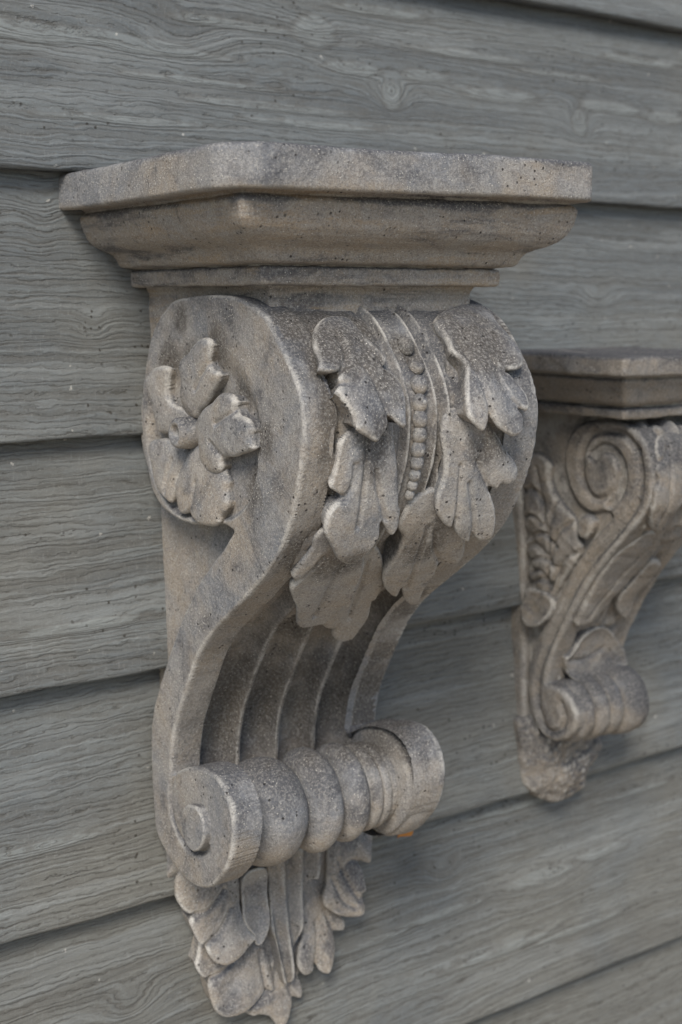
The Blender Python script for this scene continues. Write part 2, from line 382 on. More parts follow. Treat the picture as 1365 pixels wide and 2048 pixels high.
# --- side plane: x = XA + XB*(z-CZ)
XA, XB = .3665, -.032
XRr = .5335
def sp(px, py, h=0.0): return on_x(px, py, XA-h, XB)
def xl(z): return XA+XB*(z-CZ)
def side_map(a, b, H): return np.stack([xl(b)-H, -a, b], 1)
rim_px = [(400,591),(446,590),(484,599),(524,627),(549,662),(575,719),(597,780),(607,838),(607,902),(599,967),(583,1035),(560,1098),(530,1148),(488,1198),
          (426,1264),(398,1308),(380,1355),(364,1405),(349,1459),(342,1518),(341,1550)]
rim = crs([sp(*p) for p in rim_px], .0012)
disc_px = C(6, [(200,298),(262,298),(330,335),(383,425),(408,540),(405,650),(380,745),(330,812),(280,829),(225,808),(165,750),(108,660),(70,580),(57,480),(50,300),(50,150),(62,40)])
band_px = [(325,1350),(346,1285),(370,1225),(400,1163),(426,1123),(449,1094),(468,1062)]
vol_px = C(3, [(640,1455),(560,1462),(480,1462),(430,1452),(350,1422),(260,1350),(200,1240),(163,1100),(135,980),(124,850),(133,680),(148,540),(165,420),(190,310),(230,210),(285,115),(345,58)])
def side_outline():
    rest = crs([rim[-1]]+[sp(*p) for p in disc_px+band_px], .0012)[1:]
    v = [sp(*p) for p in vol_px]
    v = [(max(a, .0025), b) for a, b in v]
    rest2 = crs(v+[tuple(rim[0])], .0012)[:-1]
    return np.vstack([rim, rest, rest2])
SO = side_outline(); SO[:, 0] = np.maximum(SO[:, 0], .0015)
bowl = crs([sp(*p) for p in C(3, [(600,250),(740,420),(835,620),(872,850),(862,1000),(855,1150),(805,1330),(700,1430),(560,1438),(430,1428),(335,1388),(255,1290),(197,1150),(165,980),(160,800),(180,600),(225,450),(330,320),(460,240)])], .002, True)
bc = bowl.mean(0)
crease = crs([sp(*p) for p in C(6, [(150,315),(134,390),(136,480),(152,550),(178,610),(215,652),(262,672),(300,650)])], .001)
def side_h(a, b, sd):
    P = np.stack([a, b], 1)
    sb, _ = sdist(P, bowl)
    ang = np.arctan2(b-bc[1], a-bc[0])              # 0 = away from wall, -pi/2 = down
    wd = .004+.020*ss(-.3, .9, np.sin(ang))
    H = -.0042*ss(0, 1, sb/wd)
    dc = sdist(P, crease, False)[0]
    H -= .0036*np.exp(-(dc/.0018)**2)
    H += .0006*wob(np.stack([a, b, b*0], 1), 60, 5)
    return H
V, F = patch(SO, .0009, side_h, side_map, r=.0022, skirt=.0175, inset=.0005, smoothstep=0)
mesh('scroll_side', V, F, STONE_SIDE, corb, rough=.0003)
def side_map_r(a, b, H): return np.stack([XRr+H, -a, b], 1)
V, F = patch(SO, .0022, lambda a, b, s: a*0, side_map_r, r=.0022, skirt=.024, inset=.0005, smoothstep=0, flip=True)
mesh('scroll_side', V, F, STONE, corb)

# --- front surface
def resamp(P, step):
    L = np.r_[0, np.cumsum(np.linalg.norm(np.diff(P, axis=0), axis=1))]; n = int(L[-1]/step)+1
    s = np.linspace(0, L[-1], n); return s, np.stack([np.interp(s, L, P[:, 0]), np.interp(s, L, P[:, 1])], 1)
top_ext = np.array([rim[0]+[-.02, -.006], rim[0]+[-.008, -.001]])
_te = rim[-1]-rim[-8]; _te /= np.linalg.norm(_te)
FS, FPn = resamp(np.vstack([top_ext, rim, rim[-1]+_te*.010, rim[-1]+_te*.020]), .0009)
T = np.gradient(FPn, axis=0)
ker = np.ones(9)/9
for k in (0, 1): T[:, k] = np.convolve(np.pad(T[:, k], 4, 'edge'), ker, 'valid')
T /= np.linalg.norm(T, axis=1)[:, None]
NR = np.stack([-T[:, 1], T[:, 0]], 1)               # outward (d, z)
if NR[len(NR)//2, 0] < 0: NR = -NR
def fmap(x, s, H):
    d = np.interp(s, FS, FPn[:, 0]); z = np.interp(s, FS, FPn[:, 1]); nd = np.interp(s, FS, NR[:, 0]); nz = np.interp(s, FS, NR[:, 1])
    return np.stack([x, -(d+nd*H), z+nz*H], 1)
def finv(px, py, h=.006):
    rx, ry, rz = rayd(px, py); Q = FPn+NR*h
    t = (CD-Q[:, 0])/ry; f = CZ+t*rz-Q[:, 1]
    c = np.where(np.sign(f[:-1]) != np.sign(f[1:]))[0]
    if len(c) == 0: k = int(np.argmin(abs(f))); return (t[k]*rx, FS[k])
    k = min(c, key=lambda i: t[i]); q = f[k]/(f[k]-f[k+1]); tt = t[k]+(t[k+1]-t[k])*q
    return (tt*rx, FS[k]+(FS[k+1]-FS[k])*q)
zS = np.interp(FS, FS, FPn[:, 1])
s_tr = finv(520, 1190, 0)[1]; s_end = FS[-1]
MG = .0225
def front_disp(x, s):
    z = np.interp(s, FS, FPn[:, 1]); L = xl(z); R = XRr
    il = L+MG-.002; ir = R-MG+.002
    f = np.clip((x-il)/(ir-il), 0, 1)*4; fr = f-np.floor(f); fr = np.where(f >= 4, 1, fr)
    fl = -.0018-.0130*ss(0, 1, np.clip(1-(np.abs(2*fr-1)/.94)**2.6, 0, 1))**.75
    inside = ss(0, .0016, x-il)*ss(0, .0016, ir-x)
    wl = ss(s_tr-.045, s_tr+.035, s)
    low = fl*inside
    c = .4505; u = x-c
    up = -.0022*ss(0, .004, x-il)*ss(0, .004, ir-x)
    rd = lambda x0, wd, hh: hh*np.exp(-((u-x0)/wd)**2)
    up = up+rd(-.0132, .0014, .0030)+rd(.0145, .0016, .0034)+rd(.0062, .0013, .0022)-rd(-.0095, .0016, .0012)-rd(.0102, .0020, .0030)-rd(.0185, .0016, .002)-rd(-.0165, .0016, .002)
    out = (1-wl)*up+wl*low
    for (qx, qs, qw, ql, qd) in PITS: out = out-qd*np.exp(-((x-qx)/qw)**2-((s-qs)/ql)**2)
    return out
PITS = [(*finv(px, py, 0), qw, ql, qd) for k_, x_, y_, qw, ql, qd in [(4,300,770,.0035,.006,.006),(4,270,450,.004,.008,.004),(4,240,1080,.004,.008,.004),(4,885,400,.003,.006,.006),(4,835,900,.0035,.010,.006),
        (4,190,1280,.005,.007,.007),(4,600,1290,.006,.009,.008),(5,500,250,.005,.010,.005),(5,890,240,.005,.012,.007),(5,410,400,.003,.008,.006),(5,900,450,.005,.006,.005),(4,270,400,.006,.003,.004),(4,1100,740,.005,.006,.004)]
        for px, py in [C(k_, [(x_, y_)])[0]]]
xs_n = 250; ss_ = FS[::1]
U = np.linspace(0, 1, xs_n)
GX, GS = np.meshgrid(U, ss_, indexing='ij'); GX = GX.ravel(); GS = GS.ravel()
zz = np.interp(GS, FS, FPn[:, 1]); X = (xl(zz)+.0019)*(1-GX)+(XRr-.0019)*GX
V = fmap(X, GS, front_disp(X, GS)-.0001)
mesh('scroll_front', V, gridfaces(xs_n, len(ss_), flip=False), STONE_GROUND, corb, rough=.00035)
# --- core block behind the scroll
core = [(0.002, CZ+.004), (.118, CZ+.004), (.118, CZ-.012)]+[(max(d-.020-.016*float(ss(CZ-.2, CZ-.28, z)), .006), z) for d, z in FPn[40:-20:14] if z < CZ-.014]+[(.030, CZ-.335), (0.002, CZ-.345)]
V, F = patch(core, .0022, lambda a, b, s: 0*a, lambda a, b, H: np.stack([.3865-H, -a, b], 1), r=.001, skirt=.134, inset=0, smoothstep=.002)
mesh('core_block', V, F, STONE, corb, rough=.0006)

# --- abacus: moulded cap
def rect_path(xc, hw, df, o, cut, n=60):
    """half-plan loop wall-left -> front-left -> front-right -> wall-right at offset o, cut corners of size cut"""
    L, R, Fd = xc-hw-o, xc+hw+o, df+o
    c = max(cut, .0015)
    P = [(L, .0), (L, Fd-c), (L+c*.25, Fd-c*.7) if cut < .002 else (L+c*.5, Fd-c*.5), (L+c, Fd), (R-c, Fd), (R-c*.5, Fd-c*.5), (R, Fd-c), (R, 0)]
    segs = [n, 3, 3, n+20, 3, 3, n]; out = []
    for (a, b), m in zip(zip(P[:-1], P[1:]), segs):
        for k in range(m): t = k/m; out.append((a[0]+(b[0]-a[0])*t, a[1]+(b[1]-a[1])*t))
    out.append(P[-1]); return np.array(out)
def abacus(parent, xc, hw, df, prof, mat, name='capital_slab', tilt=None, rough=.0006, bow=.0):
    V = []; n = None
    for (o, z, cut) in prof:
        p = rect_path(xc, hw, df, o, cut); n = len(p)
        q = np.stack([p[:, 0], -p[:, 1], np.full(n, z)], 1); V.append(q)
    k = len(V); topc = V[-1].mean(0)
    for s in (.7, .3, .02):
        q = V[k-1].copy(); q[:, 0] = topc[0]+(q[:, 0]-topc[0])*s; q[:, 1] = q[:, 1]*s; V.append(q)
    V0 = np.vstack(V)
    if tilt is not None: V0[:, 2] += tilt(V0[:, 0], V0[:, 1], V0[:, 2])
    return mesh(name, V0, gridfaces(len(V), n, flip=True), mat, parent, rough=rough)
def zf(py, px=525, y=None):           # height seen on the front-left corner line
    rx, ry, rz = rayd(px, py); t = .60/ry; return rz*t
AX, AH, AD = .4492, .0842, .1650
Z = lambda v: CZ+v
prof = [(-.0125, Z(-.030), 0), (-.0122, Z(-.012), 0), (-.0124, Z(.004), 0), (-.0105, Z(.0078), 0), (-.0015, Z(.0080), 0), (0, Z(.0092), 0), (.0004, Z(.013), 0), (.0, Z(.0178), 0), (-.0032, Z(.0190), 0), (.001, Z(.0198), 0), (.0062, Z(.0203), 0), (.0078, Z(.0213), 0),
        (.0086, Z(.0225), 0), (.0098, Z(.0255), 0), (.0120, Z(.0278), 0), (.0155, Z(.0292), 0), (.0200, Z(.0305), 0), (.0250, Z(.0330), 0), (.0290, Z(.0368), 0), (.0315, Z(.041), 0), (.0330, Z(.0455), 0), (.0336, Z(.0490), 0),
        (.0325, Z(.0508), 0), (.0296, Z(.0528), 0), (.0330, Z(.0548), .002), (.036, Z(.0560), .004)]
prof = [(o, z+.0, c) for o, z, c in prof]
fine_prof = []
for a, b in zip(prof[:-1], prof[1:]):
    m = max(1, int(math.hypot(a[0]-b[0], a[1]-b[1])/.0011))
    for k in range(m): t = k/m; fine_prof.append(tuple(a[i]+(b[i]-a[i])*t for i in range(3)))
def cap_tilt(x, y, z):
    return ss(CZ+.02, CZ+.058, z)*(.0034+.0022*np.clip((x-.45)/.13, -1, 1)) + .0004*np.sin(x*40+y*25)*ss(CZ+.04, CZ+.07, z)
cap = abacus(corb, AX, AH, AD, fine_prof+[prof[-1]], STONE_CAP, 'cap_moulding', cap_tilt)
slab = [(.020, Z(.0550), .015), (.030, Z(.0548), .0155), (.0400, Z(.0540), .0165), (.0450, Z(.0538), .0168), (.0466, Z(.0543), .017), (.0471, Z(.0558), .0172)]
slab += [(.0472, Z(.0580+k*.0016), .0172) for k in range(1, 10)]+[(.0471, Z(.0742), .0172), (.0464, Z(.0756), .017), (.0445, Z(.0764), .0165), (.035, Z(.0768), .015), (.02, Z(.0770), .012)]
abacus(corb, AX, AH, AD, slab, STONE, 'cap_slab', cap_tilt, rough=.0005)

# --- leaf reliefs
def leaf(pts, name, mapf, inv, parent, mat, axis, h0=.003, h1=.009, dish=-.0016, dw=.008, creases=(), r=.0017, skirt=.016, inset=.0028, res=.0008, hinv=None, flip=False, cw=.0016, cdp=.002, rough=.00035, pw=1.2, veins=0, spoon=.0012, label=None):
    o = [inv(*p) for p in pts]; a0 = np.array(inv(*axis[0])); a1 = np.array(inv(*axis[1])); ax = a1-a0; L2 = ax@ax
    cr = [crs([inv(*q) for q in c], .001) for c in creases]
    Ln = math.sqrt(L2); perp = np.array([-ax[1], ax[0]])/Ln
    def hf(a, b, sd):
        P = np.stack([a, b], 1); t = np.clip(((P-a0)@ax)/L2, -.2, 1.2); c = (P-a0)@perp
        H = h0+(h1-h0)*np.clip(t, 0, 1)**pw
        H = H+dish*np.exp(-sd/dw)-dish*.4-spoon*np.exp(-(c/(.22*Ln))**2)*np.clip(t, 0, 1)
        for k, q in enumerate(cr):
            dc = sdist(P, q, False)[0]; H = H-cdp*np.exp(-(dc/cw)**2)
        if veins:                                    # soft folds running out from the leaf base
            ph = np.arctan2(c, np.maximum(t*Ln+.02, .004)); H = H+.0006*np.sin(ph*veins)*ss(0, .3, t)*ss(0, .004, sd)
        return H
    V, F = patch(o, res, hf, mapf, r=r, skirt=skirt, inset=inset, flip=flip)
    ob = mesh(name, V, F, mat, parent, rough=rough)
    if label: ob['label'] = label
    return ob
FI = lambda px, py: finv(px, py, .007)
def fl(pts, axis, **kw):
    kw['h1'] = kw.get('h1', .009)*1.55; kw.setdefault('r', .0022); kw.setdefault('inset', .0034)
    return leaf(pts, 'leaf', fmap, FI, corb, STONE_LEAF, axis, flip=True, **kw)
# tiers from the bottom upwards so that each overlaps the next
fl(C(5, [(600,500),(565,568),(572,600),(600,610),(622,606),(614,640),(645,660),(700,648),(742,600),(778,550),(800,492),(815,485),(850,430),(862,380),(850,300),(800,230),(700,300),(640,420)]),
   C(5, [(800,250),(650,660)]), h0=-.001, h1=.0048, veins=14, creases=[C(5, [(790,330),(740,450),(690,560)])])
fl(C(5, [(560,190),(530,262),(480,322),(432,378),(452,398),(420,430),(432,470),(446,500),(440,556),(480,564),(560,545),(602,512),(650,476),(672,482),(712,430),(750,360),(766,300),(760,200),(680,130)]),
   C(5, [(720,180),(470,560)]), h0=.002, h1=.0075, veins=16, creases=[C(5, [(700,250),(600,400),(520,520)]), C(5, [(445,400),(500,360),(580,290)])])
fl(C(5, [(1010,30),(962,100),(935,168),(946,208),(920,270),(880,320),(845,360),(842,400),(868,432),(900,428),(922,400),(926,442),(950,462),(985,455),(1020,405),(1070,350),(1097,308),(1140,306),(1180,296),(1212,262),(1230,200),(1260,120),(1200,20),(1100,-20)]),
   C(5, [(1130,20),(920,460)]), h0=.001, h1=.0075, veins=15, creases=[C(5, [(1060,150),(1000,280),(940,400)]), C(5, [(1100,300),(1080,240),(1090,170)])])
fl(C(4, [(440,680),(345,770),(325,840),(312,890),(290,950),(268,1012),(325,1056),(280,1090),(238,1145)])+C(5, [(562,140),(590,200),(612,240),(660,263),(712,240),(750,202),(800,150),(818,92),(850,140),(886,110),(908,40)])+C(4, [(600,1100),(610,1000),(616,900),(614,800),(608,640),(540,600)]),
   C(4, [(480,660),(330,1300)]), h0=.001, h1=.0095, veins=13, creases=[C(4, [(470,760),(440,950),(380,1180)]), C(4, [(330,1056),(370,1000),(400,900)]), C(4, [(520,1150),(505,1040),(500,930)])])
fl(C(4, [(900,600),(862,740),(864,860),(852,950),(805,1050),(793,1120),(818,1172),(852,1184),(876,1152),(874,1200),(896,1232),(930,1242),(956,1216),(990,1236),(1040,1222),(1066,1180),(1078,1100),(1064,1012),(1080,1002),(1100,1008),(1120,985),(1160,984),(1196,960),(1212,915),(1196,860),(1160,820),(1130,740),(1040,610)]),
   C(4, [(1000,620),(930,1240)]), h0=.001, h1=.0095, veins=15, creases=[C(4, [(878,1150),(905,1040),(930,900)]), C(4, [(956,1214),(965,1120),(960,980)]), C(4, [(1064,1012),(1040,960),(1010,880)])])
fl(C(4, [(190,180),(186,280),(204,350),(198,405),(270,418),(318,400),(292,445),(300,480),(268,520),(290,560),(325,615),(340,650),(350,700),(400,730),(445,757),(472,730),(508,690),(522,638),(560,672),(592,692),(606,640),(613,560),(600,480),(570,430),(528,385),(550,345),(520,290),(450,200),(360,90),(240,90)]),
   C(4, [(330,120),(450,740)]), h0=.002, h1=.0115, veins=13, creases=[C(4, [(318,400),(335,330),(310,220)]), C(4, [(522,640),(490,540),(420,380)]), C(4, [(530,385),(500,330),(430,240)]), C(4, [(300,480),(350,480),(390,440)])])
fl(C(4, [(800,110),(850,230),(872,300),(916,350),(934,400),(922,470),(912,560),(914,640),(950,686),(982,702),(1006,662),(1024,626),(1062,682),(1108,714),(1140,726),(1182,700),(1192,640),(1184,602),(1200,604),(1222,608),(1232,560),(1208,500),(1172,450),(1150,408),(1200,402),(1232,372),(1226,300),(1180,210),(1130,130),(1040,30),(900,30)]),
   C(4, [(960,80),(1100,720)]), h0=.002, h1=.0115, veins=13, creases=[C(4, [(1024,626),(1000,500),(960,360),(900,240)]), C(4, [(1150,408),(1100,400),(1060,340)]), C(4, [(1184,602),(1130,540),(1080,440)])])
# beads down the middle
for (x, y, rr) in [(650,270,.0050),(702,365,.0050),(718,470,.0050),(724,568,.0048),(724,655,.0046),(722,738,.0043),(715,812,.0042),(708,880,.0040),(698,944,.0036),(686,1000,.0033),(672,1048,.0030)]:
    px, py = C(4, [(x, y)])[0]; bx, bs = finv(px, py, .002)
    rs = rr*(1.0+.1*random.random()); V = []; nu, nv = 14, 24
    for i in range(nu+1):
        ph = math.pi/2*i/nu; rad = math.sin(ph)*1.02; hh = math.cos(ph)*rs*1.1
        for j in range(nv):
            a = 2*math.pi*j/nv; V.append((bx+rad*rs*.9*math.cos(a), bs+rad*rs*1.12*math.sin(a), hh-.0016))
    V = np.array(V); V = fmap(V[:, 0], V[:, 1], V[:, 2])
    mesh('bead', V, gridfaces(nu+1, nv, wrap=True), STONE, corb, rough=.0004)

# --- flower on the side
flo = empty('flower', tuple(np.array([0, 0, 0.])))
fx, fz = sp(*C(3, [(390, 880)])[0]); flo.parent = corb
flo.location = (XA-.4525, -fx, fz-(CZ-.5))
SI = lambda px, py: sp(px, py, .004)
def pet(pts, axis, **kw): return leaf(pts, 'petal', side_map, SI, flo, STONE_LEAF, axis, r=.0022, inset=.0018, pw=.65, skirt=.0085, cdp=.0016, cw=.0018, spoon=.0004, dish=-.0020, dw=.0045, **kw)
pet(C(3, [(322,1180),(316,1250),(336,1320),(366,1386),(400,1388),(424,1384),(444,1420),(486,1458),(560,1472),(605,1450),(618,1405),(645,1370),(655,1315),(640,1250),(640,1180),(610,1110),(560,1060),(500,1000),(430,960),(370,1000),(350,1080)]), C(3, [(430,960),(500,1460)]), h0=-.0012, h1=.0050, creases=[C(3, [(412,1386),(440,1300),(450,1200)])])
pet(C(3, [(166,945),(200,925),(275,928),(320,960),(372,1010),(372,1080),(340,1150),(322,1250),(300,1325),(268,1302),(220,1240),(194,1150),(172,1050),(160,990)]), C(3, [(340,960),(230,1240)]), h0=-.0010, h1=.0044, creases=[C(3, [(300,1060),(280,1150),(270,1250)])])
pet(C(3, [(154,545),(206,480),(274,474),(288,500),(276,580),(270,650),(290,700),(335,735),(400,765),(410,850),(330,890),(250,896),(210,884),(190,800),(176,700),(160,620)]), C(3, [(350,850),(220,500)]), h0=-.0005, h1=.0048)
pet(C(3, [(500,298),(545,296),(568,330),(562,390),(548,450),(566,488),(606,508),(610,552),(570,632),(520,700),(470,750),(430,800),(370,780),(345,710),(340,640),(355,560),(350,480),(366,430),(420,385),(460,335)]), C(3, [(400,790),(520,320)]), h0=.0002, h1=.0062, creases=[C(3, [(545,465),(500,540),(460,620)])])
pet(C(3, [(640,638),(695,648),(728,690),(722,740),(745,775),(800,800),(832,850),(830,905),(836,950),(838,990),(780,1014),(710,1034),(655,1036),(628,1056),(626,1100),(606,1136),(560,1138),(510,1106),(472,1052),(458,980),(440,900),(436,810),(500,735),(560,695),(600,655)]), C(3, [(450,870),(760,960)]), h0=.0012, h1=.0072, creases=[C(3, [(725,755),(670,790),(600,830)]), C(3, [(640,1045),(600,990),(560,950)])])
cx_, cz_ = sp(*C(3, [(378, 885)])[0], .006)
def lathe(ctr, prof, n=48, axis='x', sy=1.0):
    V = []
    for (x, r) in prof:
        for j in range(n):
            a = 2*math.pi*j/n; V.append((x, -(ctr[0]+r*math.cos(a)), ctr[1]+r*math.sin(a)*sy))
    return np.array(V), gridfaces(len(prof), n, wrap=True)
def lobj(name, ctr, prof, parent, mat, rough=.0004, n=64):
    V, F = lathe(ctr, prof, n); return mesh(name, V, F, mat, parent, rough=rough)
x0 = xl(cz_)
lobj('flower_centre', (cx_, cz_), [(x0-.0052, .0003), (x0-.0056, .0024), (x0-.0085, .0036), (x0-.0105, .0048), (x0-.0110, .0064), (x0-.0104, .0080), (x0-.0085, .0092), (x0-.005, .0097), (x0-.002, .0098), (x0+.006, .0098)], flo, STONE, .0006)

# --- bottom roll
RC = (.0695, CZ-.3160)
def dome(x0, x1, r0, r1, n=16, p=2.4):
    out = []
    for i in range(n+1):
        t = -1+2*i/n; out.append((x0+(x1-x0)*(t+1)/2, r0+(r1-r0)*(max(0, 1-abs(t)**p))**(1/p*1.15)))
    return out
for (a, b, r1) in [(.4015, .4455, .0318), (.4440, .4700, .0318), (.4690, .4905, .0304)]:
    lobj('roll_ring', RC, dome(a, b, .013, r1, 34, 2.1), corb, STONE, .0005, 96)
lobj('roll_neck', RC, [(.487, .023)]+dome(.4890, .4980, .0235, .0275, 10)+dome(.4980, .5045, .0250, .0268, 8)+dome(.5045, .5110, .0235, .0250, 8)+[(.513, .0230)], corb, STONE, .0004, 96)
R2 = (.0705, CZ-.3145)
lobj('scroll_disc', R2, [(.5095, .010), (.5097, .0322), (.5105, .0344), (.5125, .0357), (.5160, .0362), (.520, .0362), (.525, .0360), (.5290, .0355), (.5312, .0342), (.5322, .031), (.5322, .002)], corb, STONE, .0005, 120)
# button in the eye of the left scroll
bt = [sp(*p, .004) for p in C(6, [(232,462),(262,480),(284,540),(286,610),(268,655),(240,668),(212,640),(192,580),(188,510),(204,468)])]
V, F = patch(bt, .0007, lambda a, b, s: .0052+0*a, side_map, r=.0016, skirt=.009, inset=.0003)
mesh('scroll_button', V, F, STONE, corb, rough=.0003)

# --- hanging tail leaves
DT = .012
STONE_TAIL = stone_mat('sandy_worn_cast_stone', .9, .35, 1.40)
TI = lambda px, py: on_d(px, py, DT+.003)
def tmap(x, z, H): return np.stack([x, -(DT+H), z], 1)
def tl(pts, axis, dt=0.0, **kw):
    kw.setdefault('dish', -.0030); kw.setdefault('dw', .006); kw.setdefault('spoon', .0022); kw.setdefault('inset', .0030)
    return leaf(pts, 'tail_leaf', (lambda x, z, H: tmap(x, z, H+dt)), TI, corb, STONE_TAIL, axis, flip=False, **kw)
core_t = C(7, [(175,300),(180,420),(250,560),(300,700),(360,860),(450,980),(560,1010),(680,1070),(740,980),(790,860),(840,700),(900,560),(980,420),(1050,280),(1100,120),(1000,40),(500,0),(240,120)])
V, F = patch([on_d(*p, .012) for p in core_t], .0016, lambda a, b, s: .004+0*a, tmap, r=.003, skirt=.02, inset=0)
mesh('tail_back', V, F, STONE_GROUND, corb, rough=.0005)
tl(C(7, [(740,640),(655,760),(645,880),(600,935),(500,1018),(540,1056),(580,1050),(640,1062),(690,1114),(732,1090),(760,1012),(772,962),(812,960),(822,900),(796,830),(770,740),(760,640)]), C(7, [(740,640),(690,1110)]), h0=0.0040, h1=0.0116, creases=[C(7, [(650,900),(680,800),(700,700)]), C(7, [(770,960),(740,880),(730,760)])])
tl(C(7, [(300,620),(245,740),(233,790),(266,842),(304,842),(294,900),(318,1000),(370,1046),(430,1042),(500,1012),(560,962),(612,912),(650,918),(664,860),(656,760),(640,690),(600,620),(480,560)]), C(7, [(560,620),(380,1040)]), h0=0.0040, h1=0.0159, veins=14, creases=[C(7, [(304,842),(380,800),(480,720)]), C(7, [(612,912),(600,820),(590,720)])])
tl(C(7, [(900,400),(845,450),(818,560),(818,620),(788,700),(778,780),(812,822),(858,802),(876,760),(900,802),(940,817),(966,770),(988,680),(992,602),(1040,590),(1052,540),(1012,490),(980,400)]), C(7, [(930,420),(900,810)]), h0=0.0050, h1=0.0145, veins=14, creases=[C(7, [(876,760),(890,660),(900,540)]), C(7, [(992,602),(960,540),(940,480)])])
tl(C(7, [(180,250),(130,390),(145,450),(180,486),(214,490),(188,520),(190,560),(224,636),(250,642),(262,682),(300,730),(350,740),(420,702),(480,642),(524,600),(492,562),(470,500),(466,430),(478,300),(400,240)]), C(7, [(380,260),(330,735)]), h0=0.0070, h1=0.0232, veins=15, creases=[C(7, [(214,490),(300,450),(380,360)]), C(7, [(250,640),(330,570),(400,450)])])
tl(C(7, [(480,280),(600,240),(602,380),(610,480),(602,560),(562,642),(530,642),(522,600),(476,540),(466,450)]), C(7, [(540,280),(540,640)]), h0=0.0110, h1=0.0159, dish=.003, dw=.004)
tl(C(7, [(960,120),(940,260),(930,330),(903,430),(940,462),(1000,492),(1090,492),(1118,450),(1112,380),(1137,350),(1132,270),(1118,210),(1170,214),(1186,150),(1190,40),(1120,20),(1020,60)]), C(7, [(1040,60),(1030,490)]), h0=0.0090, h1=0.0188, veins=16, creases=[C(7, [(960,300),(1000,400),(1060,440)]), C(7, [(1118,210),(1060,200),(1010,260)]), C(7, [(1000,200),(1040,320),(1090,400)])])
# ribbed stem
def stem(x, z, sd):
    w_ = .35+.65*ss(CZ-.50, CZ-.36, z); u_ = (x-(.4680+.010*np.sin((z-CZ)*22)))/w_
    return .013+.0030*np.sin(u_*430+.6)+.006*ss(CZ-.46, CZ-.36, z)
V, F = patch([TI(*p) for p in C(7, [(620,120),(608,300),(616,450),(610,560),(640,640),(668,760),(690,860),(730,860),(745,760),(760,620),(790,470),(812,300),(850,260),(850,120)])], .0008, stem, tmap, r=.002, skirt=.015, inset=.001)
mesh('tail_stem', V, F, STONE_GROUND, corb, rough=.0004)

# ================================================================== corbel two
c2 = tag(empty('corbel', (.73, 0, CZ-.4)), 'smaller brown stone corbel with a curled spiral scroll on its side, further along the wall', 'corbel')
X2, X2R = .693, .772
def s2(px, py, h=0.0): return on_x(px, py, X2-h)
def s2map(a, b, H): return np.stack([X2-H+0*a, -a, b], 1)
rim2_px = C(8, [(520,352),(600,372),(660,430),(695,520),(705,620),(690,720),(640,800),(570,880),(500,965),(430,1060),(370,1160),(320,1260),(280,1350),(255,1430),(245,1500)])
rim2 = crs([s2(*p) for p in rim2_px], .0012)
# side slab outline incl. lower scroll
low_px = C(8, [(300,1520),(345,1570),(372,1630),(365,1700),(320,1742),(260,1742),(205,1690),(172,1600),(163,1500),(172,1400),(205,1305),(262,1180),(325,1055),(385,955),(460,850),(530,775),(500,745)])
up_px = C(8, [(440,752),(380,708),(338,620),(322,520),(336,440),(380,375),(440,352)])
o2 = np.vstack([rim2, crs([tuple(rim2[-1])]+[s2(*p) for p in low_px+up_px]+[tuple(rim2[0])], .0012)[1:-1]])
gr2 = [crs([s2(*p) for p in C(8, q)], .001) for q in (
    [(640,480),(655,600),(640,700),(590,790),(510,890),(430,980),(370,1080),(310,1200),(255,1320),(215,1440),(205,1520),(215,1620),(250,1700),(300,1700),(325,1650),(310,1590)],
    [(640,480),(590,420),(520,400),(440,420),(400,500),(400,600),(440,680),(490,690),(540,640),(560,560),(530,490),(480,480),(450,520)],
)]
deep = crs([s2(*p) for p in C(8, [(440,500),(490,470),(550,500),(580,580),(560,660),(520,720)])], .001)
def h2(a, b, sd):
    P = np.stack([a, b], 1); H = 0*a
    for q in gr2: H = H-.0035*np.exp(-(sdist(P, q, False)[0]/.0026)**2)
    return H-.010*np.exp(-(sdist(P, deep, False)[0]/.0028)**2)
V, F = patch(o2, .0010, h2, s2map, r=.003, skirt=.016, inset=.0006, smoothstep=0)
mesh('scroll_side', V, F, STONE2, c2, rough=.0006)
FS2, FP2 = resamp(np.vstack([[rim2[0]+[-.02, -.004]], rim2]), .0012)
T2 = np.gradient(FP2, axis=0); T2 /= np.linalg.norm(T2, axis=1)[:, None]; N2 = np.stack([-T2[:, 1], T2[:, 0]], 1)
if N2[len(N2)//2, 0] < 0: N2 = -N2
def f2map(x, s, H):
    return np.stack([x, -(np.interp(s, FS2, FP2[:, 0])+np.interp(s, FS2, N2[:, 0])*H), np.interp(s, FS2, FP2[:, 1])+np.interp(s, FS2, N2[:, 1])*H], 1)
GX, GS = np.meshgrid(np.linspace(X2+.0026, X2R, 90), FS2, indexing='ij'); GX = GX.ravel(); GS = GS.ravel()
u = (GX-(X2+X2R)/2)/((X2R-X2)/2)
H = -.004*ss(1, .78, abs(u))*1.0+.0035*np.exp(-(u/.12)**2)+.0022*wob(np.stack([GX*1.6, GS, GS*0], 1), 110, 7)*ss(.95, .7, abs(u))
H += .0025*np.sin(GS*2*math.pi/.022+abs(u)*5)*ss(.1, .3, abs(u))*ss(.85, .65, abs(u))
V = f2map(GX, GS, H); mesh('scroll_front', V, gridfaces(90, len(FS2)), STONE2, c2, rough=.0006)
cp = [(0, CZ-.05), (.08, CZ-.05), (.10, CZ-.085)]+[(max(d-.014, .006), z) for d, z in FP2[20::10] if z < CZ-.09]+[(.03, CZ-.325), (0, CZ-.345)]
n = len(cp); V = [(x, -d, z) for x in (X2+.004, X2R-.002) for d, z in cp]
mesh('core_block', V, [(i, (i+1) % n, n+(i+1) % n, n+i) for i in range(n)]+[tuple(range(n))[::-1], tuple(range(n, 2*n))], STONE2, c2, smooth=False)
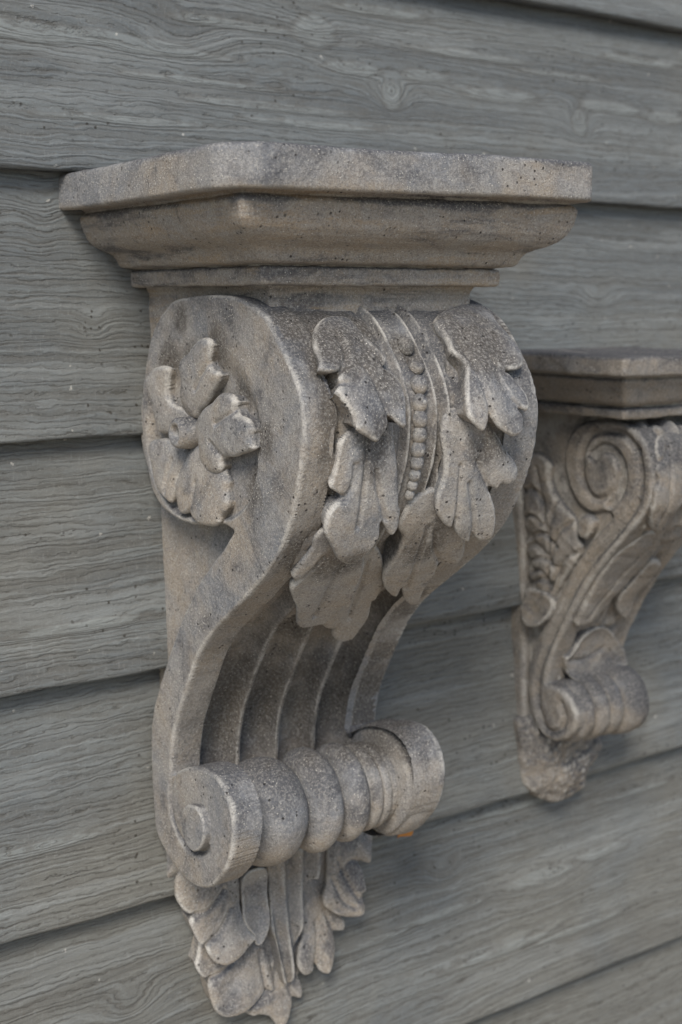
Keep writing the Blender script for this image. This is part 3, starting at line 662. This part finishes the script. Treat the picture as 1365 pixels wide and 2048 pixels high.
# side acanthus
S2I = lambda px, py: s2(px, py, .001)
def l2(pts, axis, name='side_leaf', **kw): return leaf(pts, name, s2map, S2I, c2, STONE2, axis, res=.0012, r=.003, inset=.0006, rough=.0012, **kw)
l2(C(8, [(165,500),(210,490),(262,540),(262,620),(300,700),(360,770),(385,850),(400,910),(340,1010),(290,1090),(245,1180),(215,1240),(175,1200),(158,1110),(175,1060),(160,1010),(172,960),(145,900),(160,850),(135,780),(150,700),(140,610)]),
   C(8, [(240,1200),(200,520)]), h0=.0, h1=.006, veins=22, creases=[C(8, [(215,560),(240,760),(260,900),(240,1150)]), C(8, [(175,860),(230,840),(300,900)]), C(8, [(170,960),(230,950),(290,990)]), C(8, [(170,1060),(220,1040),(260,1060)]), C(8, [(300,700),(270,780),(255,860)]), C(8, [(140,780),(190,760),(230,800)]), C(8, [(360,790),(300,850),(270,960)]), C(8, [(390,920),(320,960),(260,1080)]), C(8, [(150,660),(200,650),(230,700)]), C(8, [(150,905),(200,890),(250,940)]), C(8, [(175,1010),(220,1000),(250,1060)])], cw=.0018, cdp=.0026)
l2(C(8, [(175,1080),(230,1090),(280,1130),(280,1190),(240,1240),(190,1240),(160,1180),(160,1120)]), C(8, [(230,1100),(210,1230)]), h0=.003, h1=.008, dish=.003)
l2(C(8, [(395,780),(430,760),(462,790),(455,840),(430,870),(395,840)]), C(8, [(400,780),(430,860)]), h0=.004, h1=.008)
# front leaves of corbel two
def f2inv(px, py, h=.004):
    rx, ry, rz = rayd(px, py); Q = FP2+N2*h; t = (CD-Q[:, 0])/ry; f = CZ+t*rz-Q[:, 1]
    c = np.where(np.sign(f[:-1]) != np.sign(f[1:]))[0]
    if len(c) == 0: k = int(np.argmin(abs(f))); return (t[k]*rx, FS2[k])
    k = min(c, key=lambda i: t[i]); return (t[k]*rx, FS2[k])
def lf2(pts, axis, **kw): return leaf(pts, 'leaf', f2map, f2inv, c2, STONE2, axis, res=.0012, r=.002, inset=.001, rough=.0009, flip=True, **kw)
lf2(C(8, [(640,900),(560,960),(500,1030),(450,1110),(400,1200),(380,1250),(430,1240),(500,1180),(560,1120),(620,1060),(700,980),(760,900),(720,860)]), C(8, [(720,880),(400,1250)]), h0=.001, h1=.006, creases=[C(8, [(700,920),(560,1060),(430,1210)])])
lf2(C(8, [(742,400),(738,480),(752,540),(738,570),(748,620),(730,660),(722,720),(704,760),(700,820),(735,835),(790,780),(840,720),(880,600),(880,420),(820,380)]), C(8, [(790,400),(730,830)]), h0=.001, h1=.007, creases=[C(8, [(780,420),(800,600),(740,790)]), C(8, [(752,540),(775,520),(790,470)])])
lf2(C(8, [(640,1060),(580,1120),(560,1180),(590,1220),(620,1180),(660,1110),(720,1050),(760,1000),(720,980)]), C(8, [(720,1000),(590,1220)]), h0=.002, h1=.006)
lf2(C(8, [(440,1290),(360,1370),(330,1400),(330,1460),(370,1478),(430,1476),(500,1465),(560,1430),(580,1380),(570,1330),(520,1270)]), C(8, [(500,1270),(450,1475)]), h0=.0, h1=.010, dish=.004, dw=.003, creases=[C(8, [(360,1400),(430,1390),(500,1350)])])
# roll
r2c = s2(*C(8, [(275,1630)])[0])
lobj('roll_ring', r2c, dome(X2+.008, X2+.024, .016, .0235, 14), c2, STONE2, .0012)
lobj('roll_ring', r2c, dome(X2+.024, X2+.040, .016, .0240, 14), c2, STONE2, .0012)
lobj('roll_ring', r2c, dome(X2+.040, X2+.056, .016, .0235, 14), c2, STONE2, .0012)
lobj('scroll_disc', r2c, [(X2+.054, .005), (X2+.055, .022), (X2+.058, .0255), (X2+.068, .0265), (X2+.077, .0255), (X2+.080, .021), (X2+.080, .001)], c2, STONE2, .0006)
# tail knob
def kmap(x, z, H): return np.stack([x, -(.006+H), z], 1)
ko = [on_d(*p, .008) for p in C(8, [(110,1640),(105,1750),(110,1860),(130,1940),(190,1985),(260,2000),(320,1980),(370,1930),(400,1860),(440,1790),(455,1700),(400,1640),(240,1600)])]
V, F = patch(ko, .0012, lambda a, b, s: .012+.010*ss(0, .02, s)+.0016*wob(np.stack([a, b, 0*a], 1), 190, 3)+.0016*np.abs(wob(np.stack([a, b, 0*a], 1), 420, 8)), kmap, r=.004, skirt=.022, inset=.0)
mesh('tail_leaf', V, F, STONE2, c2, rough=.0012)
bp = [on_d(*p, .004) for p in C(8, [(100,600),(98,900),(100,1300),(104,1700),(108,1880),(200,1880),(330,1500),(300,600)])]
V, F = patch(bp, .0016, lambda a, b, s: .010+0*a, kmap, r=.003, skirt=.018, inset=.0)
mesh('back_plate', V, F, STONE2, c2, rough=.0005)
A2x, A2h, A2d = (X2+X2R)/2, .052, .128
zt, zb = CZ-.0385, CZ-.083
pr2 = [(-.02, zb, 0), (.0, zb, 0), (.0012, zb+.0008, 0), (.0014, zb+.0060, 0), (.0004, zb+.0070, 0), (-.002, zb+.0080, 0), (-.001, zb+.0092, 0), (.0045, zb+.0100, 0), (.0075, zb+.0130, 0), (.0100, zb+.0180, 0), (.0125, zb+.0225, 0), (.0155, zb+.0262, 0),
       (.0165, zb+.0282, 0), (.0150, zb+.0296, 0), (.0190, zb+.0306, .002), (.0235, zb+.0312, .003), (.0245, zb+.0325, .003), (.0245, zt-.002, .003), (.0235, zt-.0004, .003), (.021, zt, .003)]
f2 = []
for a, b in zip(pr2[:-1], pr2[1:]):
    m = max(1, int(math.hypot(a[0]-b[0], a[1]-b[1])/.0015))
    for k in range(m): t = k/m; f2.append(tuple(a[i]+(b[i]-a[i])*t for i in range(3)))
abacus(c2, A2x, A2h, A2d, f2+[pr2[-1]], STONE2, 'cap_moulding', None, rough=.0008)

# ------------------------------------------------------------------ orange scrap behind the right disc
ox, oz = on_d(809, 1656, .030)
V = []; n = 6
for i in range(n):
    for j in range(n): V.append((ox-.006+.012*i/(n-1), -.030+.003*math.sin(i*1.1)-.002*j/(n-1), oz-.0065+.012*j/(n-1)+.0025*(i-2)/(n-1)))
Vb = [(a, b+.0006, c) for a, b, c in V]
Fo = gridfaces(n, n); Fo = Fo+[tuple(q+n*n for q in f[::-1]) for f in gridfaces(n, n)]
o = mesh('dry_leaf', V+Vb, Fo, plain('orange_leaf', (.50, .22, .06), .7))
tag(o, 'tiny bright orange scrap of leaf caught under the right end of the large corbel roll', 'leaf')
